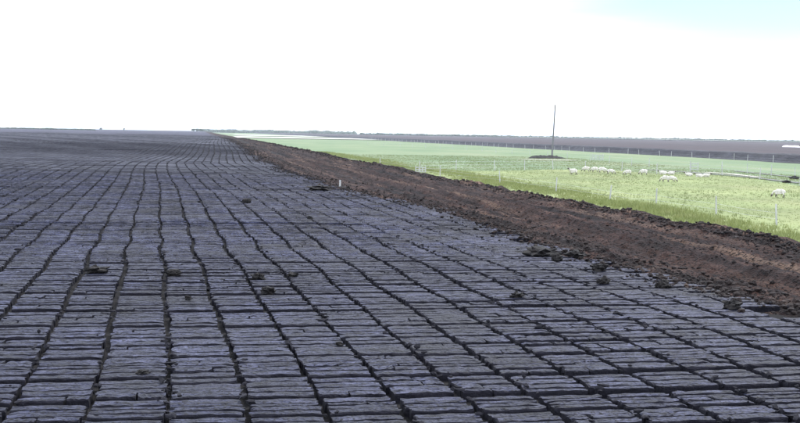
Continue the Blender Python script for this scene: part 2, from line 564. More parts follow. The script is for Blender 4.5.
# rows that reach the view (with a margin of a few metres)
SX, SY, SLn, SWd, SHt, SRow, SK = [], [], [], [], [], [], []
for r in range(-225, 16):
    yy = E[:, 0] + E[:, 1] / 2
    xc = X0 + PITCH_X * (r + 0.5) + row_off(yy)
    ok = (xc < dirt_edge(yy) - 0.05 + 0.5 * (vnoise(yy * 1.7, yy * 0 + r * 3.1, 4) - 0.5) + 0.5 * (h2(yy, r, 4) - 0.6)) & (xc > -0.27 * yy - 4.0)
    if not ok.any():
        continue
    shift = 0.12 * (vnoise(yy * 0.35, yy * 0 + r * 0.31, 8) - 0.5) * 2 + 0.010 * (h2(r, 3, 1) - 0.5) * 2
    # this row's own share of the gap before and behind each sod
    n_front = vnoise(yy * 1.1, yy * 0 + r * 0.45, 9)
    n_back = np.roll(n_front, -1)
    gfront = np.roll(E[:, 2], 1) * 0.5 * (0.55 + 1.0 * n_front)
    y0 = E[:, 0] - np.roll(E[:, 2], 1) * 0.5 + gfront * 0.9
    y1 = E[:, 0] + E[:, 1] + E[:, 2] * 0.5 * (1 - 0.9 * (0.55 + 1.0 * n_back) * 0.9)
    furrow = (0.022 + 0.046 * vnoise(yy * 0.4, yy * 0 + r * 7.7, 10)) * (1 + 0.8 * sstep(50, 75, yy))
    length = PITCH_X - furrow - 0.016 * h2(yy, r, 12)
    xj = 0.009 * (h2(yy, r, 13) - 0.5) * 2 + 0.06 * (vnoise(yy * 0.8, yy * 0 + r * 0.17, 19) - 0.5) + 0.012 * np.sin(yy * 1.9 + r * 0.12)
    calm = 1 - 0.88 * sstep(35, 70, yy)
    ht = SOD_H * (1 + calm * (0.12 * (h2(np.floor(yy * 2.2), r, 14) - 0.5) + 0.05 * (h2(yy, r, 15) - 0.5)))
    sup = np.floor(BLK / (1 + 3 * sstep(30, 70, yy).round()))
    ht = ht + (0.008 + 0.018 * sstep(10, 28, yy)) * (vnoise(sup * 7.31, sup * 0 + r * 0.22 + sup * 3.7, 33) - 0.5)
    drop = (h2(yy, r, 16) < 0.010) & (yy > 12)                                     # a few sods are gone
    split = (h2(yy, r, 17) < 0.16) & (yy < 70)                       # some have snapped in two
    cut = 0.3 + 0.4 * h2(yy, r, 18)
    for i in np.where(ok & ~drop)[0]:
        parts = [(0.0, 1.0)] if not split[i] else [(0.0, cut[i] - 0.018), (cut[i] + 0.018, 1.0)]
        for a, b in parts:
            Ln = length[i]
            SX.append(xc[i] + xj[i] + ((a + b) / 2 - 0.5) * Ln)
            SLn.append(Ln * (b - a))
            SY.append((y0[i] + y1[i]) / 2 + shift[i] + (0.012 * random.uniform(-1, 1) if split[i] else 0))
            SWd.append(max(y1[i] - y0[i], 0.045))
            SHt.append(ht[i] * (1 + (0.06 * random.uniform(-1, 1) if split[i] else 0)))
            SRow.append(r)
            SK.append(i)
SX, SY, SLn, SWd, SHt, SRow, SK = map(np.array, (SX, SY, SLn, SWd, SHt, SRow, SK))
n = len(SX)
SZ = bog_z(SX, SY) + 0.002 * rng.normal(size=n) * (1 - 0.9 * sstep(30, 65, SY))
SRz = rng.normal(0, 0.014, n) + 0.16 * fbm(SX * 0.9, SY * 0.9, 77)
SRx = rng.normal(0, 0.014, n) * (1 - 0.8 * sstep(20, 65, SY))
T = np.stack([SX, SY, SZ], 1)
S = np.stack([SLn, SWd, SHt], 1)
px, py, w_ = project(T + np.array([0, 0, 0.05]))
inframe = (px > 4) & (px < 796) & (py < 419) & (w_ > 1)

ind = np.where(inframe)[0]
ind = ind[np.argsort(-(SLn[ind] / w_[ind]) * (SWd[ind] / w_[ind] ** 2))][:300]
is_ind = np.zeros(n, bool)
is_ind[ind] = True

ORD = ('first second third fourth fifth sixth seventh eighth ninth tenth eleventh twelfth thirteenth fourteenth fifteenth '
       'sixteenth seventeenth eighteenth nineteenth twentieth').split()
TENS = {2: 'twenty', 3: 'thirty', 4: 'forty'}


def ordinal(i):
    if i < 20:
        return ORD[i]
    t, u = divmod(i + 1, 10)
    return {20: 'twentieth', 30: 'thirtieth', 40: 'fortieth'}[i + 1] if u == 0 else TENS[t] + '-' + ORD[u - 1]


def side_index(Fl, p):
    """1 for the cut sides and ends of a sod, coloured as if in shade, 0 for its dried top."""
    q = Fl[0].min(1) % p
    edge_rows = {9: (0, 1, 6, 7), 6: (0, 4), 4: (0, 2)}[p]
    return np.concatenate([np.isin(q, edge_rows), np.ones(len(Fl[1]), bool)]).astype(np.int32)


hi_mesh = []
for k, (V, Fl) in enumerate(V_HI):
    me = np_mesh('peat_sod', V, Fl, False)
    me.materials.append(M_SOD)
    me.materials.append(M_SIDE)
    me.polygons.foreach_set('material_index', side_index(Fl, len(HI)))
    hi_mesh.append(me)
row_names = {r: j for j, r in enumerate(sorted(set(SRow[ind])))}
for r, j in row_names.items():
    mine = ind[SRow[ind] == r]
    mine = mine[np.lexsort((SX[mine], SK[mine]))]
    for c, i in enumerate(mine):
        o = link('peat_sod', hi_mesh[random.randrange(len(hi_mesh))], loc=T[i])
        o.rotation_euler = (SRx[i], 0, SRz[i])
        o.scale = S[i]
        short = SLn[i] < 0.75 * PITCH_X
        o['label'] = ('%s peat sod, %s up from the bottom in the %s row from left'
                      % ('short snapped' if short else 'slate-grey', ordinal(c), ordinal(j)))
        o['category'] = 'peat sod'
        o['group'] = 'peat sods in the nearest rows'

rest = ~is_ind
Vs, Fs, base, MI = [], [], 0, []
for vs_, prof_, lo, hi in ((V_HI, HI, -10, 15), (V_MID, MID, 15, 44), (V_LO, LO, 44, 500)):
    sel = rest & (SY >= lo) & (SY < hi)
    which = rng.integers(0, len(vs_), sel.sum())
    v, f = bake(vs_, which, T[sel], S[sel], SRz[sel], SRx[sel])
    for k in range(len(vs_)):
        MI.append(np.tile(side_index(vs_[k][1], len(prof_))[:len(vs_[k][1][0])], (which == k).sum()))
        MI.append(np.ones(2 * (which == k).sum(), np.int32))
    Vs.append(v)
    Fs += [q + base for q in f]
    base += len(v)
spread_me = np_mesh('peat_sod_spread', np.concatenate(Vs), Fs, False)
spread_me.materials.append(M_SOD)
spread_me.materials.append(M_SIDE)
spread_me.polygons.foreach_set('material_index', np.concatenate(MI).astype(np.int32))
link('peat_sod_spread', spread_me, kind='stuff',
     label='slate-grey peat sods spread in long rows away to the skyline', category='peat sods')

# sods too far off to be told apart: a sheet that carries on the rows
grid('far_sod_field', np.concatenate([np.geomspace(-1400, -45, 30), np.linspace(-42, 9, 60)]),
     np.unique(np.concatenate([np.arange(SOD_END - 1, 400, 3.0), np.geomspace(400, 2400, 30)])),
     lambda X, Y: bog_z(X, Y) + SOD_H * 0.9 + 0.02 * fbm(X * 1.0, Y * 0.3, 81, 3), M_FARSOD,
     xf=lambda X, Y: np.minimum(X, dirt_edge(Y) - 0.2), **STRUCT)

# crumbs and torn bits of peat along the furrows
LV = lump_variants(8, 1, 1.5, 1.9)
rows = rng.integers(-14, 14, 5200)
cy = 6 + 50 * rng.random(5200) ** 1.8
clus = vnoise(cy * 0.9, rows * 3.3, 91)
keep = rng.random(5200) < 0.25 + 1.1 * sstep(0.45, 0.8, clus)
rows, cy = rows[keep], cy[keep]
cx = X0 + PITCH_X * rows + row_off(cy) + rng.normal(0, 0.034, len(cy))
keep = (cx < dirt_edge(cy)) & (cx > -0.2 * cy - 2)
cx, cy = cx[keep], cy[keep]
cs = rng.uniform(0.006, 0.022, len(cx))
v, f = bake(LV, rng.integers(0, 8, len(cx)), np.stack([cx, cy, bog_z(cx, cy) + rng.uniform(0.05, 0.098, len(cx))], 1),
            np.stack([cs, cs * rng.uniform(0.8, 2.6, len(cx)), cs * rng.uniform(0.5, 0.9, len(cx))], 1), rng.uniform(0, 6.28, len(cx)))
link('peat_crumbs', np_mesh('peat_crumbs', v, f, False), M_CRUMB, kind='stuff', label='loose peat crumbs along the furrows between sod rows',
     category='peat crumbs')

# lumps on the churned track and along the lip of the bank
nl = 30000
ly = 6 + 240 * rng.random(nl) ** 2.4
e, lp = dirt_edge(ly), lip_x(ly)
kind_ = rng.random(nl)
u = np.where(kind_ < 0.28, rng.normal(0, 0.075, nl) + 0.03, np.where(kind_ < 0.6, 1 - np.abs(rng.normal(0, 0.07, nl)), rng.random(nl)))
lx = e + (lp - e) * u
ls = (0.010 + 0.034 * rng.random(nl) ** 2.8) * np.where(kind_ > 0.6, 0.7, 1.0) * (1 + 0.6 * sstep(30, 120, ly)) \
    * np.where((kind_ > 0.28) & (kind_ < 0.6), 1.15, 1.0)
lz = np.maximum(bank_z(lx, ly), np.where(u < 0.03, bog_z(lx, ly) + SOD_H, -9)) + ls * 0.25
v, f = bake(LV, rng.integers(0, 8, nl), np.stack([lx, ly, lz], 1),
            np.stack([ls * rng.uniform(0.8, 1.5, nl), ls, ls * rng.uniform(0.55, 0.9, nl)], 1), rng.uniform(0, 6.28, nl))
link('bank_lumps', np_mesh('bank_lumps', v, f, False), M_BANKLUMP, kind='stuff', label='dark brown peat lumps strewn over the track and bank lip',
     category='peat lumps')

# single dark clods that lie on the sods
CV = lump_variants(10, 3, 1.5, 2.3)
clods = [  # photo x, y of the foot, width in photo pixels, flatness, where
    (95, 274, 24, 0.34, 'long flat dark peat clod lying on sods left of the view'),
    (174, 275, 15, 0.45, 'dark peat clod on sods right of the long flat clod'),
    (188, 299, 9, 0.5, 'small dark clod below and right of two larger clods'),
    (259, 278, 15, 0.5, 'upper of two dark clods close together beside a crumbled furrow'),
    (293, 276, 13, 0.42, 'flat dark clod right of another on the next row'),
    (268, 292, 16, 0.5, 'lower of two dark clods close together beside a crumbled furrow'),
    (545, 258, 32, 0.26, 'large dark peat clod where the sods meet the churned track'),
    (578, 259, 22, 0.32, 'large dark clod just right of the largest clod beside the track'),
    (558, 262, 12, 0.55, 'small dark clod between the two largest clods by the track'),
    (605, 286, 13, 0.55, 'dark clod in a furrow below the churned track'),
    (518, 299, 14, 0.5, 'dark clod at the furrow head left of centre of the right rows'),
    (247, 204, 9, 0.5, 'small far clod on the sods above the middle rows'),
    (310, 221, 7, 0.55, 'small clod on the sods left of the track, farther off'),
    (322, 190, 26, 0.24, 'long low heap of clods at the sod edge near the peg'),
    (345, 187, 12, 0.4, 'dark clod beside the peg on the churned track'),
    (588, 341, 0, 0, ''), (600, 273, 16, 0.5, 'dark clod just above the sods at the track edge'),
    (712, 336, 0, 0, ''), (143, 377, 14, 0.3, 'torn flake of peat lying on a near left row'),
    (340, 345, 9, 0.5, 'small torn clod at a furrow near the bottom middle'),
    (735, 312, 18, 0.5, 'dark clod at the right end of the sods by the track'),
    (665, 290, 14, 0.5, 'dark clod at the track edge left of the rightmost clod'),
]
ci = 0
for x, y, wpx, fl, lab in clods:
    if not wpx:
        continue
    p = gp(x, y, SOD_H)
    dst = math.hypot(p.x, p.y)
    r = wpx / F * dst / 2 * (0.85 if x < 500 else 0.95)
    zb = float(bog_z(p.x, p.y)) + SOD_H
    if p.x > dirt_edge(p.y):
        zb = float(bank_z(np.array([p.x]), np.array([p.y]))[0])
    V, Fc = CV[ci % 10]
    me = np_mesh('peat_clod', V * np.array([r, r * 0.75, r * fl * 1.15]), [Fc], False)
    o = link('peat_clod', me, M_CLOD, loc=(p.x, p.y + r * 0.7, zb + r * fl * 0.75))
    o.rotation_euler = (0, 0, random.uniform(-0.4, 0.4))
    o['label'], o['category'], o['group'] = lab, 'clod', 'dark clods lying on the sods'
    ci += 1


# ------------------------------------------------------------------ fences, gates, pole
def tube_mesh(name, pts, r0, r1, sides=7, jitter=0.0):
    V, q = [], []
    m = len(pts)
    for i, p in enumerate(pts):
        r = r0 + (r1 - r0) * i / (m - 1)
        d = (Vector(pts[min(i + 1, m - 1)]) - Vector(pts[max(i - 1, 0)])).normalized()
        a = d.cross(Vector((0.31, 0.2, 0.93)) if abs(d.z) < 0.9 else Vector((1, 0, 0))).normalized()
        b = d.cross(a)
        for k in range(sides):
            t = 2 * math.pi * k / sides
            rr = r * (1 + jitter * random.uniform(-1, 1))
            V.append(Vector(p) + a * math.cos(t) * rr + b * math.sin(t) * rr)
    for i in range(m - 1):
        for k in range(sides):
            k2 = (k + 1) % sides
            q.append((i * sides + k, i * sides + k2, (i + 1) * sides + k2, (i + 1) * sides + k))
    caps = np.array([list(range(sides))[::-1], [(m - 1) * sides + k for k in range(sides)]])
    return np_mesh(name, np.array(V), [np.array(q), caps], False)


def field_z(x, y):
    return FIELD_Z + 0.14 * float(fbm(x * 0.06, y * 0.06, 51, 3)) + 0.015


post_me = [tube_mesh('post', [(0, 0, -0.1), (0.01, 0, 0.4), (0.0, 0.012, 0.8), (0.004, 0, 1.12), (0.004, 0, 1.16)], 0.062, 0.05, 7, 0.08)
           for _ in range(4)]


def fence(label, pts, heights=None, wires=3, name='wire_fence'):
    root = link(name, None, loc=(pts[0][0], pts[0][1], field_z(*pts[0][:2])), label=label, category='fence', group='post and wire fences on the pasture')
    o = Vector(root.location)
    tops = []
    for i, p in enumerate(pts):
        z = field_z(p[0], p[1])
        s = (heights[i] if heights else 1.0) * random.uniform(0.92, 1.08)
        po = link('post', post_me[i % 4], M_POST, parent=root, loc=Vector((p[0], p[1], z)) - o)
        po.rotation_euler = (random.gauss(0, 0.05), random.gauss(0, 0.05), random.uniform(0, 6.28))
        po.scale = (0.75, 0.75, s)
        tops.append((Vector((p[0], p[1], z)) - o, s))
    for k in range(wires):
        path = []
        for i, (p, s) in enumerate(tops):
            h = (0.35 + 0.33 * k) * s
            path.append(p + Vector((0, -0.06, h)))
            if i < len(tops) - 1:
                m = (p + tops[i + 1][0]) / 2
                path.append(m + Vector((0, -0.06, h - 0.03)))
        link('wire', tube_mesh('wire', path, 0.006, 0.006, 3), M_WIRE, parent=root)
    return root


def subdiv(pts, step):
    out = []
    for a, b in zip(pts[:-1], pts[1:]):
        a, b = Vector(a), Vector(b)
        nseg = max(1, round((b - a).length / step))
        out += [a + (b - a) * (i / nseg) for i in range(nseg)]
    return out + [Vector(pts[-1])]


fence('pale post and wire fence round the far side of the sheep field', fenceA)
fB = [gp(368, 145.2, FIELD_Z), gp(400, 146.7, FIELD_Z), gp(440, 149, FIELD_Z), gp(482, 151.6, FIELD_Z), gp(530, 155.8, FIELD_Z),
      gp(590, 161.3, FIELD_Z), gp(631.6, 166, FIELD_Z), gp(649, 167, FIELD_Z), gp(690, 170, FIELD_Z), gp(722, 171.6, FIELD_Z), gp(747, 173, FIELD_Z),
      gp(771, 175.5, FIELD_Z), gp(795, 177, FIELD_Z)]
fence('post and wire fence beyond the drain, running past the tall pole', subdiv(fB, 14))
fc = []
for yv in np.arange(150, 640, 9.0):
    fc.append((98.0 + float(fbm(yv * 0.05, 2, 61, 4)) * 3, yv + random.uniform(-1.5, 1.5)))
fence('pale fence posts along the foot of the dark peat face', fc, [1.05] * len(fc), wires=2)
fd = []
for x, y in ((380, 166.5), (440, 176.5), (500, 183.5), (556, 192), (609.6, 200.5), (656, 206), (716, 215), (776.5, 225.5)):
    p = gp(x, y, FIELD_Z)
    fd.append((p.x, p.y))
fence('low pale fence in rough grass right behind the bank', fd, [0.82] * len(fd), wires=2)


def box(cx, cy, cz, sx, sy, sz):
    V = np.array([[x, y, z] for x in (-.5, .5) for y in (-.5, .5) for z in (-.5, .5)]) * (sx, sy, sz) + (cx, cy, cz)
    q = np.array([[0, 1, 3, 2], [4, 6, 7, 5], [0, 4, 5, 1], [2, 3, 7, 6], [0, 2, 6, 4], [1, 5, 7, 3]])
    return V, [q]


def hurdle(p, width, height, ang, label, rails=4, brace=True):
    root = link('sheep_hurdle', None, loc=(p.x, p.y, field_z(p.x, p.y)), label=label, category='hurdle', group='pale wooden hurdles in the fields')
    root.rotation_euler = (0, 0, ang)
    for s in (-1, 1):
        link('post', tube_mesh('post', [(s * width / 2, 0, -0.1), (s * width / 2, 0, height * 0.6), (s * width / 2, 0.01, height * 1.12)], 0.06, 0.05), M_POST,
             parent=root)
    for k in range(rails):
        v, f = box(0, -0.07, height * (0.15 + 0.8 * k / (rails - 1)), width * 1.02, 0.035, 0.095)
        link('rail', np_mesh('rail', v, f), M_POST, parent=root)
    if brace:
        for s in (-0.17, 0.17):
            v, f = box(width * s, -0.11, height * 0.55, 0.09, 0.03, height * 0.9)
            link('upright', np_mesh('upright', v, f), M_POST, parent=root)


hurdle(gp(420.5, 172.8, FIELD_Z), 1.0, 0.55, -0.1, 'small white hurdle at the fence end close to the bank', 3)
hurdle(gp(597.5, 160.6, FIELD_Z), 1.8, 0.95, -0.2, 'white slatted hurdle standing alone right of the tall pole', 4)
hurdle(gp(694, 170.4, FIELD_Z), 1.0, 0.85, -0.1, 'pale hurdle in the far fence above the sheep', 3, False)

# tall pole with a heap of peat at its foot
pb = gp(551.8, 158.2, FIELD_Z)
dist_p = math.hypot(pb.x, pb.y)
ht = 52.0 / F * dist_p * 1.0
pole = link('utility_pole', None, loc=(pb.x, pb.y, FIELD_Z), label='tall thin grey pole rising from the dark heap in the pasture', category='pole')
pole.rotation_euler = (0, math.radians(2.2), 0)
link('shaft', tube_mesh('shaft', [(0, 0, -0.3), (0, 0, ht * 0.3), (0.01, 0, ht * 0.65), (0, 0, ht)], 0.17, 0.115, 10, 0.02), M_POLE, parent=pole)
link('cap', tube_mesh('cap', [(0, 0, ht + 0.002), (0, 0, ht + 0.10), (0, 0, ht + 0.16)], 0.14, 0.05, 10), M_STEEL, parent=pole)
for s in (-1, 1):
    br = link('bracket', tube_mesh('bracket', [(0.10 * s, 0, ht - 0.35), (0.24 * s, 0, ht - 0.33), (0.26 * s, 0, ht - 0.12)], 0.02, 0.02, 6), M_STEEL, parent=pole)
    link('insulator', tube_mesh('insulator', [(0.26 * s, 0, ht - 0.12), (0.26 * s, 0, ht - 0.06), (0.26 * s, 0, ht + 0.02), (0.26 * s, 0, ht + 0.06)],
                                0.07, 0.04, 8), M_INS, parent=br)

gx, gy = np.meshgrid(np.linspace(-1, 1, 40), np.linspace(-1, 1, 18))
hz = (1 - gy ** 2) * (1 - gx ** 4) * (0.42 + 0.9 * np.abs(fbm(gx * 4, gy * 1.5, 95, 4)) + 0.25 * np.clip(-gx, 0, 1)) - 0.06
a = gp(528.5, 158.4, FIELD_Z)
b = gp(566, 158.9, FIELD_Z)
mid = (a + b) / 2
dv = (b - a)
ang = math.atan2(dv.y, dv.x)
Vh = np.stack([gx.ravel() * dv.length / 2, gy.ravel() * 1.6, hz.ravel()], 1)
i = np.arange(40 * 18).reshape(18, 40)
q = np.stack([i[:-1, :-1], i[:-1, 1:], i[1:, 1:], i[1:, :-1]], -1).reshape(-1, 4)
o = link('peat_heap', np_mesh('peat_heap', Vh, [q], False), M_CLOD, loc=(mid.x, mid.y, FIELD_Z + 0.02), label='long low dark peat heap round the foot of the tall pole',
         category='heap')
o.rotation_euler = (0, 0, ang)


def strip(name, pts, width, z, material, **props):
    """A ribbon along the ground."""
    pts = subdiv([Vector((p[0], p[1])) for p in pts], 2.5)
    V = []
    for i, p in enumerate(pts):
        d = (pts[min(i + 1, len(pts) - 1)] - pts[max(i - 1, 0)]).normalized()
        nrm = Vector((-d.y, d.x))
        for s in (-0.5, 0.5):
            w = width * (0.7 + 0.6 * float(vnoise(i * 0.4, s * 3, 97)))
            V.append((p.x + nrm.x * w * s, p.y + nrm.y * w * s, field_z(p.x, p.y) + z))
    m = len(pts)
    q = np.array([(2 * i, 2 * i + 1, 2 * i + 3, 2 * i + 2) for i in range(m - 1)])
    return link(name, np_mesh(name, np.array(V), [q]), material, **props)


strip('bare_track', [gp(x, y, FIELD_Z) for x, y in ((524, 159.4), (545, 160.2), (575, 160.4))], 4.0, 0.03, M_PALE, **STRUCT)
strip('bare_track', [gp(x, y, FIELD_Z) for x, y in ((706, 172.6), (730, 174.2), (760, 177.6))], 1.0, 0.045, M_PALE, **STRUCT)
strip('drain', [gp(x, y, FIELD_Z) for x, y in ((640, 169.5), (690, 172.5), (735, 176.3), (770, 180.6), (800, 184))], 0.8, 0.055, M_DRAIN, **STRUCT)
strip('drain', [gp(x, y, FIELD_Z) for x, y in ((735, 171.3), (765, 174.3), (800, 178))], 0.7, 0.05, M_DRAIN, **STRUCT)

for x, y, wpx, hpx, lab in ((787, 183.4, 8, 2.6, 'dark heap of spoil beside the drain at the right edge'),
                            (795, 179.5, 9, 3.2, 'larger dark spoil heap behind the drain at the right edge')):
    p = gp(x, y, FIELD_Z)
    k = math.hypot(p.x, p.y) / F
    V, Fc = CV[3]
    o = link('spoil_heap', np_mesh('spoil_heap', V * np.array([wpx * k / 2, wpx * k * 0.35, hpx * k * 0.75]), [Fc]), M_CLOD,
             loc=(p.x, p.y, field_z(p.x, p.y) + hpx * k * 0.2), label=lab, category='heap', group='dark spoil heaps')

# white sheeted stack on the far bog
p = gp(791, 147.6, -0.75)
L_ = 17 / F * math.hypot(p.x, p.y)
gx, gy = np.meshgrid(np.linspace(-1, 1, 26), np.linspace(-1, 1, 11))
zz = np.clip(1.25 * (1 - np.abs(gy) ** 1.6) * (1 - np.abs(gx) ** 8), 0, 2) * (0.6 + 0.15 * fbm(gx * 5, gy * 2, 3)) - 0.12
i = np.arange(26 * 11).reshape(11, 26)
q = np.stack([i[:-1, :-1], i[:-1, 1:], i[1:, 1:], i[1:, :-1]], -1).reshape(-1, 4)
o = link('sheeted_stack', np_mesh('sheeted_stack', np.stack([gx.ravel() * L_ / 2, gy.ravel() * 1.4, zz.ravel()], 1), [q], True), M_SHEET,
         loc=(p.x, p.y, -0.62), label='long low white sheeted stack on the brown bog at the far right', category='stack')
o.rotation_euler = (0, 0, -0.25)

# a peg on the track
p = gp(340, 183.2, 0.1)
zb = float(bank_z(np.array([p.x]), np.array([p.y]))[0])
o = link('marker_peg', tube_mesh('marker_peg', [(0, 0, -0.08), (0.004, 0, 0.12), (0.0, 0, 0.235), (0, 0, 0.25)], 0.035, 0.026, 7, 0.08), M_POST,
         loc=(p.x, p.y, zb), label='short pale wooden peg standing on the churned track', category='peg')

# ------------------------------------------------------------------ sheep
def sheep_mesh(name, pose, seed):
    """One continuous animal grown from a jointed skeleton (nose towards -X)."""
    if pose == 'lie':
        B = 0.30
        sk = [((0, 0, B), .25), ((.28, 0, B + .01), .245), ((.50, 0, B - .03), .18), ((-.26, 0, B + .02), .225), ((-.44, 0, B + .09), .14),
              ((-.55, 0, B + .24), .088), ((-.63, 0, B + .27), .078), ((-.77, 0, B + .20), .045)]
        legs = [((-.26, .12, .16), (-.44, .15, .08), (-.30, .16, .045)), ((-.26, -.12, .16), (-.44, -.15, .08), (-.30, -.16, .045)),
                ((.36, .15, .18), (.16, .20, .09), (.34, .24, .045)), ((.36, -.15, .18), (.16, -.20, .09), (.34, -.24, .045))]
    else:
        B = 0.62
        sk = [((0, 0, B), .245), ((.28, 0, B + .02), .24), ((.48, 0, B - .01), .17), ((-.28, 0, B), .225)]
        if pose == 'graze':
            sk += [((-.48, 0, B - .05), .14), ((-.62, 0, B - .26), .088), ((-.68, 0, B - .40), .076), ((-.76, 0, B - .55), .042)]
        else:
            sk += [((-.46, 0, B + .08), .145), ((-.56, 0, B + .27), .092), ((-.64, 0, B + .31), .08), ((-.80, 0, B + .24), .045)]
        k = 0.06
        legs = [((-.27, .11, .36), (-.29 - k, .11, .22), (-.27 - k, .11, .03)), ((-.27, -.11, .36), (-.25 + k, -.11, .22), (-.26 + k, -.11, .03)),
                ((.36, .12, .40), (.44, .12, .24), (.40 - k, .12, .03)), ((.36, -.12, .40), (.48, -.12, .24), (.45, -.12, .03))]
    V = [s[0] for s in sk]
    R = [s[1] for s in sk]
    Ed = [(0, 1), (1, 2), (0, 3), (3, 4), (4, 5), (5, 6), (6, 7)]
    hip = [3, 3, 1, 1]
    for j, l in enumerate(legs):
        prev = hip[j]
        for m, r in zip(l, (.085, .040, .030)):
            V.append(m)
            R.append(r)
            Ed.append((prev, len(V) - 1))
            prev = len(V) - 1
    # tail and ears
    V.append((sk[2][0][0] + .12, 0, sk[2][0][2] - .10)); R.append(.035); Ed.append((2, len(V) - 1))
    hd = sk[6][0]
    for s in (-1, 1):
        V.append((hd[0] + .06, s * .14, hd[2] + .03)); R.append(.022); Ed.append((6, len(V) - 1))
    me = bpy.data.meshes.new(name + '_skeleton')
    me.from_pydata(V, Ed, [])
    ob = bpy.data.objects.new(name + '_skeleton', me)
    COL.objects.link(ob)
    sm = ob.modifiers.new('skin', 'SKIN')
    sm.use_smooth_shade = True
    for i, r in enumerate(R):
        me.skin_vertices[0].data[i].radius = (r, r)
        me.skin_vertices[0].data[i].use_root = (i == 0)
    ss = ob.modifiers.new('sub', 'SUBSURF')
    ss.levels = ss.render_levels = 2
    dg = bpy.context.evaluated_depsgraph_get()
    ev = ob.evaluated_get(dg)
    m2 = bpy.data.meshes.new_from_object(ev)
    m2.name = name
    bpy.data.objects.remove(ob)
    bpy.data.meshes.remove(me)
    m2.materials.clear()
    m2.materials.append(M_WOOL)
    m2.materials.append(M_SKIN)
    co = np.empty(len(m2.vertices) * 3)
    m2.vertices.foreach_get('co', co)
    co = co.reshape(-1, 3)
    wool = (np.abs(co[:, 0]) < 0.55) & (co[:, 2] > (0.06 if pose == 'lie' else 0.30)) 
    d = n3(co * 6, seed, 1.2)
    ctr = np.array([0, 0, 0.3 if pose == 'lie' else 0.62])
    co = co + np.where(wool, 0.10 * d, 0)[:, None] * (co - ctr) / np.maximum(np.linalg.norm(co - ctr, axis=1), .05)[:, None]
    m2.vertices.foreach_set('co', co.ravel())
    head = np.array(sk[5][0])
    tip = np.array(sk[7][0])
    for pgn in m2.polygons:
        c = co[list(pgn.vertices)].mean(0)
        dh = np.linalg.norm(c - (head * 0.35 + tip * 0.65))
        low = c[2] < (0.075 if pose == 'lie' else 0.29)
        pgn.material_index = 1 if (dh < 0.21 or low and pose != 'lie') else 0
        pgn.use_smooth = True
    return m2


sheep_me = {(p, k): sheep_mesh('sheep', p, 3 + k) for p in ('graze', 'stand', 'lie') for k in (0, 1)}
flock = [  # x centre, y of the feet, width px, pose, nose left?, label
    (573, 175.3, 10.5, 'stand', 1, 'lone white sheep at the left end of the flock, head up'),
    (586, 171.4, 8.5, 'graze', 1, 'grazing white sheep, leftmost in the tight cluster of four'),
    (594.5, 171.9, 8.5, 'graze', 1, 'white sheep second from left in the tight cluster of four'),
    (602.5, 172.9, 9.5, 'graze', 0, 'white sheep third from left in the tight cluster, largest of it'),
    (610.8, 174.3, 8.0, 'graze', 0, 'grazing white sheep at the right end of the tight cluster'),
    (627.5, 175.4, 8.2, 'graze', 1, 'white sheep standing apart just right of the tight cluster'),
    (643.5, 175.0, 9.2, 'graze', 1, 'white sheep grazing alone midway between cluster and back pair'),
    (662.8, 174.6, 9.5, 'lie', 1, 'white sheep lying at the back, left of a back pair'),
    (671.2, 174.8, 7.2, 'lie', 0, 'white sheep lying at the back, right of a back pair'),
    (665.0, 182.4, 9.2, 'graze', 1, 'left sheep of the overlapping pair in front of the back pair'),
    (671.6, 182.6, 8.4, 'graze', 0, 'right sheep of the overlapping pair in front of the back pair'),
    (688.6, 176.4, 6.5, 'lie', 1, 'small white sheep lying alone left of two lying sheep'),
    (699.0, 177.8, 8.4, 'lie', 1, 'white sheep lying beside another, left of the two'),
    (706.5, 177.6, 7.2, 'lie', 0, 'white sheep lying beside another, rightmost of the back row'),
    (779.0, 198.3, 13.6, 'graze', 1, 'nearest and largest white sheep grazing alone at the far right'),
]
for k, (x, y, wpx, pose, left, lab) in enumerate(flock):
    p = gp(x, y, FIELD_Z + 0.02)
    me = sheep_me[(pose, k % 2)]
    s = wpx / F * (p - Vector((0, 0, EYE))).length / 1.36
    s = min(max(s, 0.68), 0.98)
    o = link('sheep', me, loc=(p.x, p.y, field_z(p.x, p.y) + 0.01), label=lab, category='sheep', group='white sheep on the pasture')
    o.rotation_euler = (0, 0, -YAW * 2 + (0 if left else math.pi) + random.uniform(-0.35, 0.35))
    o.scale = (s, s, s * 0.98)

# ------------------------------------------------------------------ grass
def blades(name, X, Y, Z, h, w, nb, material, label):
    m = len(X) * nb
    X, Y, Z, h, w = (np.repeat(a, nb) for a in (X, Y, Z, h, w))
    X = X + rng.normal(0, 0.06, m); Y = Y + rng.normal(0, 0.06, m)
    a = rng.uniform(0, math.pi, m)
    hh = h * rng.uniform(0.55, 1.15, m)
    lx, ly = rng.normal(0, 0.35, m) * hh, rng.normal(0, 0.35, m) * hh
    c, s = np.cos(a) * w, np.sin(a) * w
    P = np.stack([np.stack([X - c, Y - s, Z - 0.03], 1), np.stack([X + c, Y + s, Z - 0.03], 1),
                  np.stack([X + lx, Y + ly, Z + hh], 1)], 1).reshape(-1, 3)
    link(name, np_mesh(name, P, [np.arange(3 * m).reshape(-1, 3)]), material, kind='stuff', label=label, category='grass')


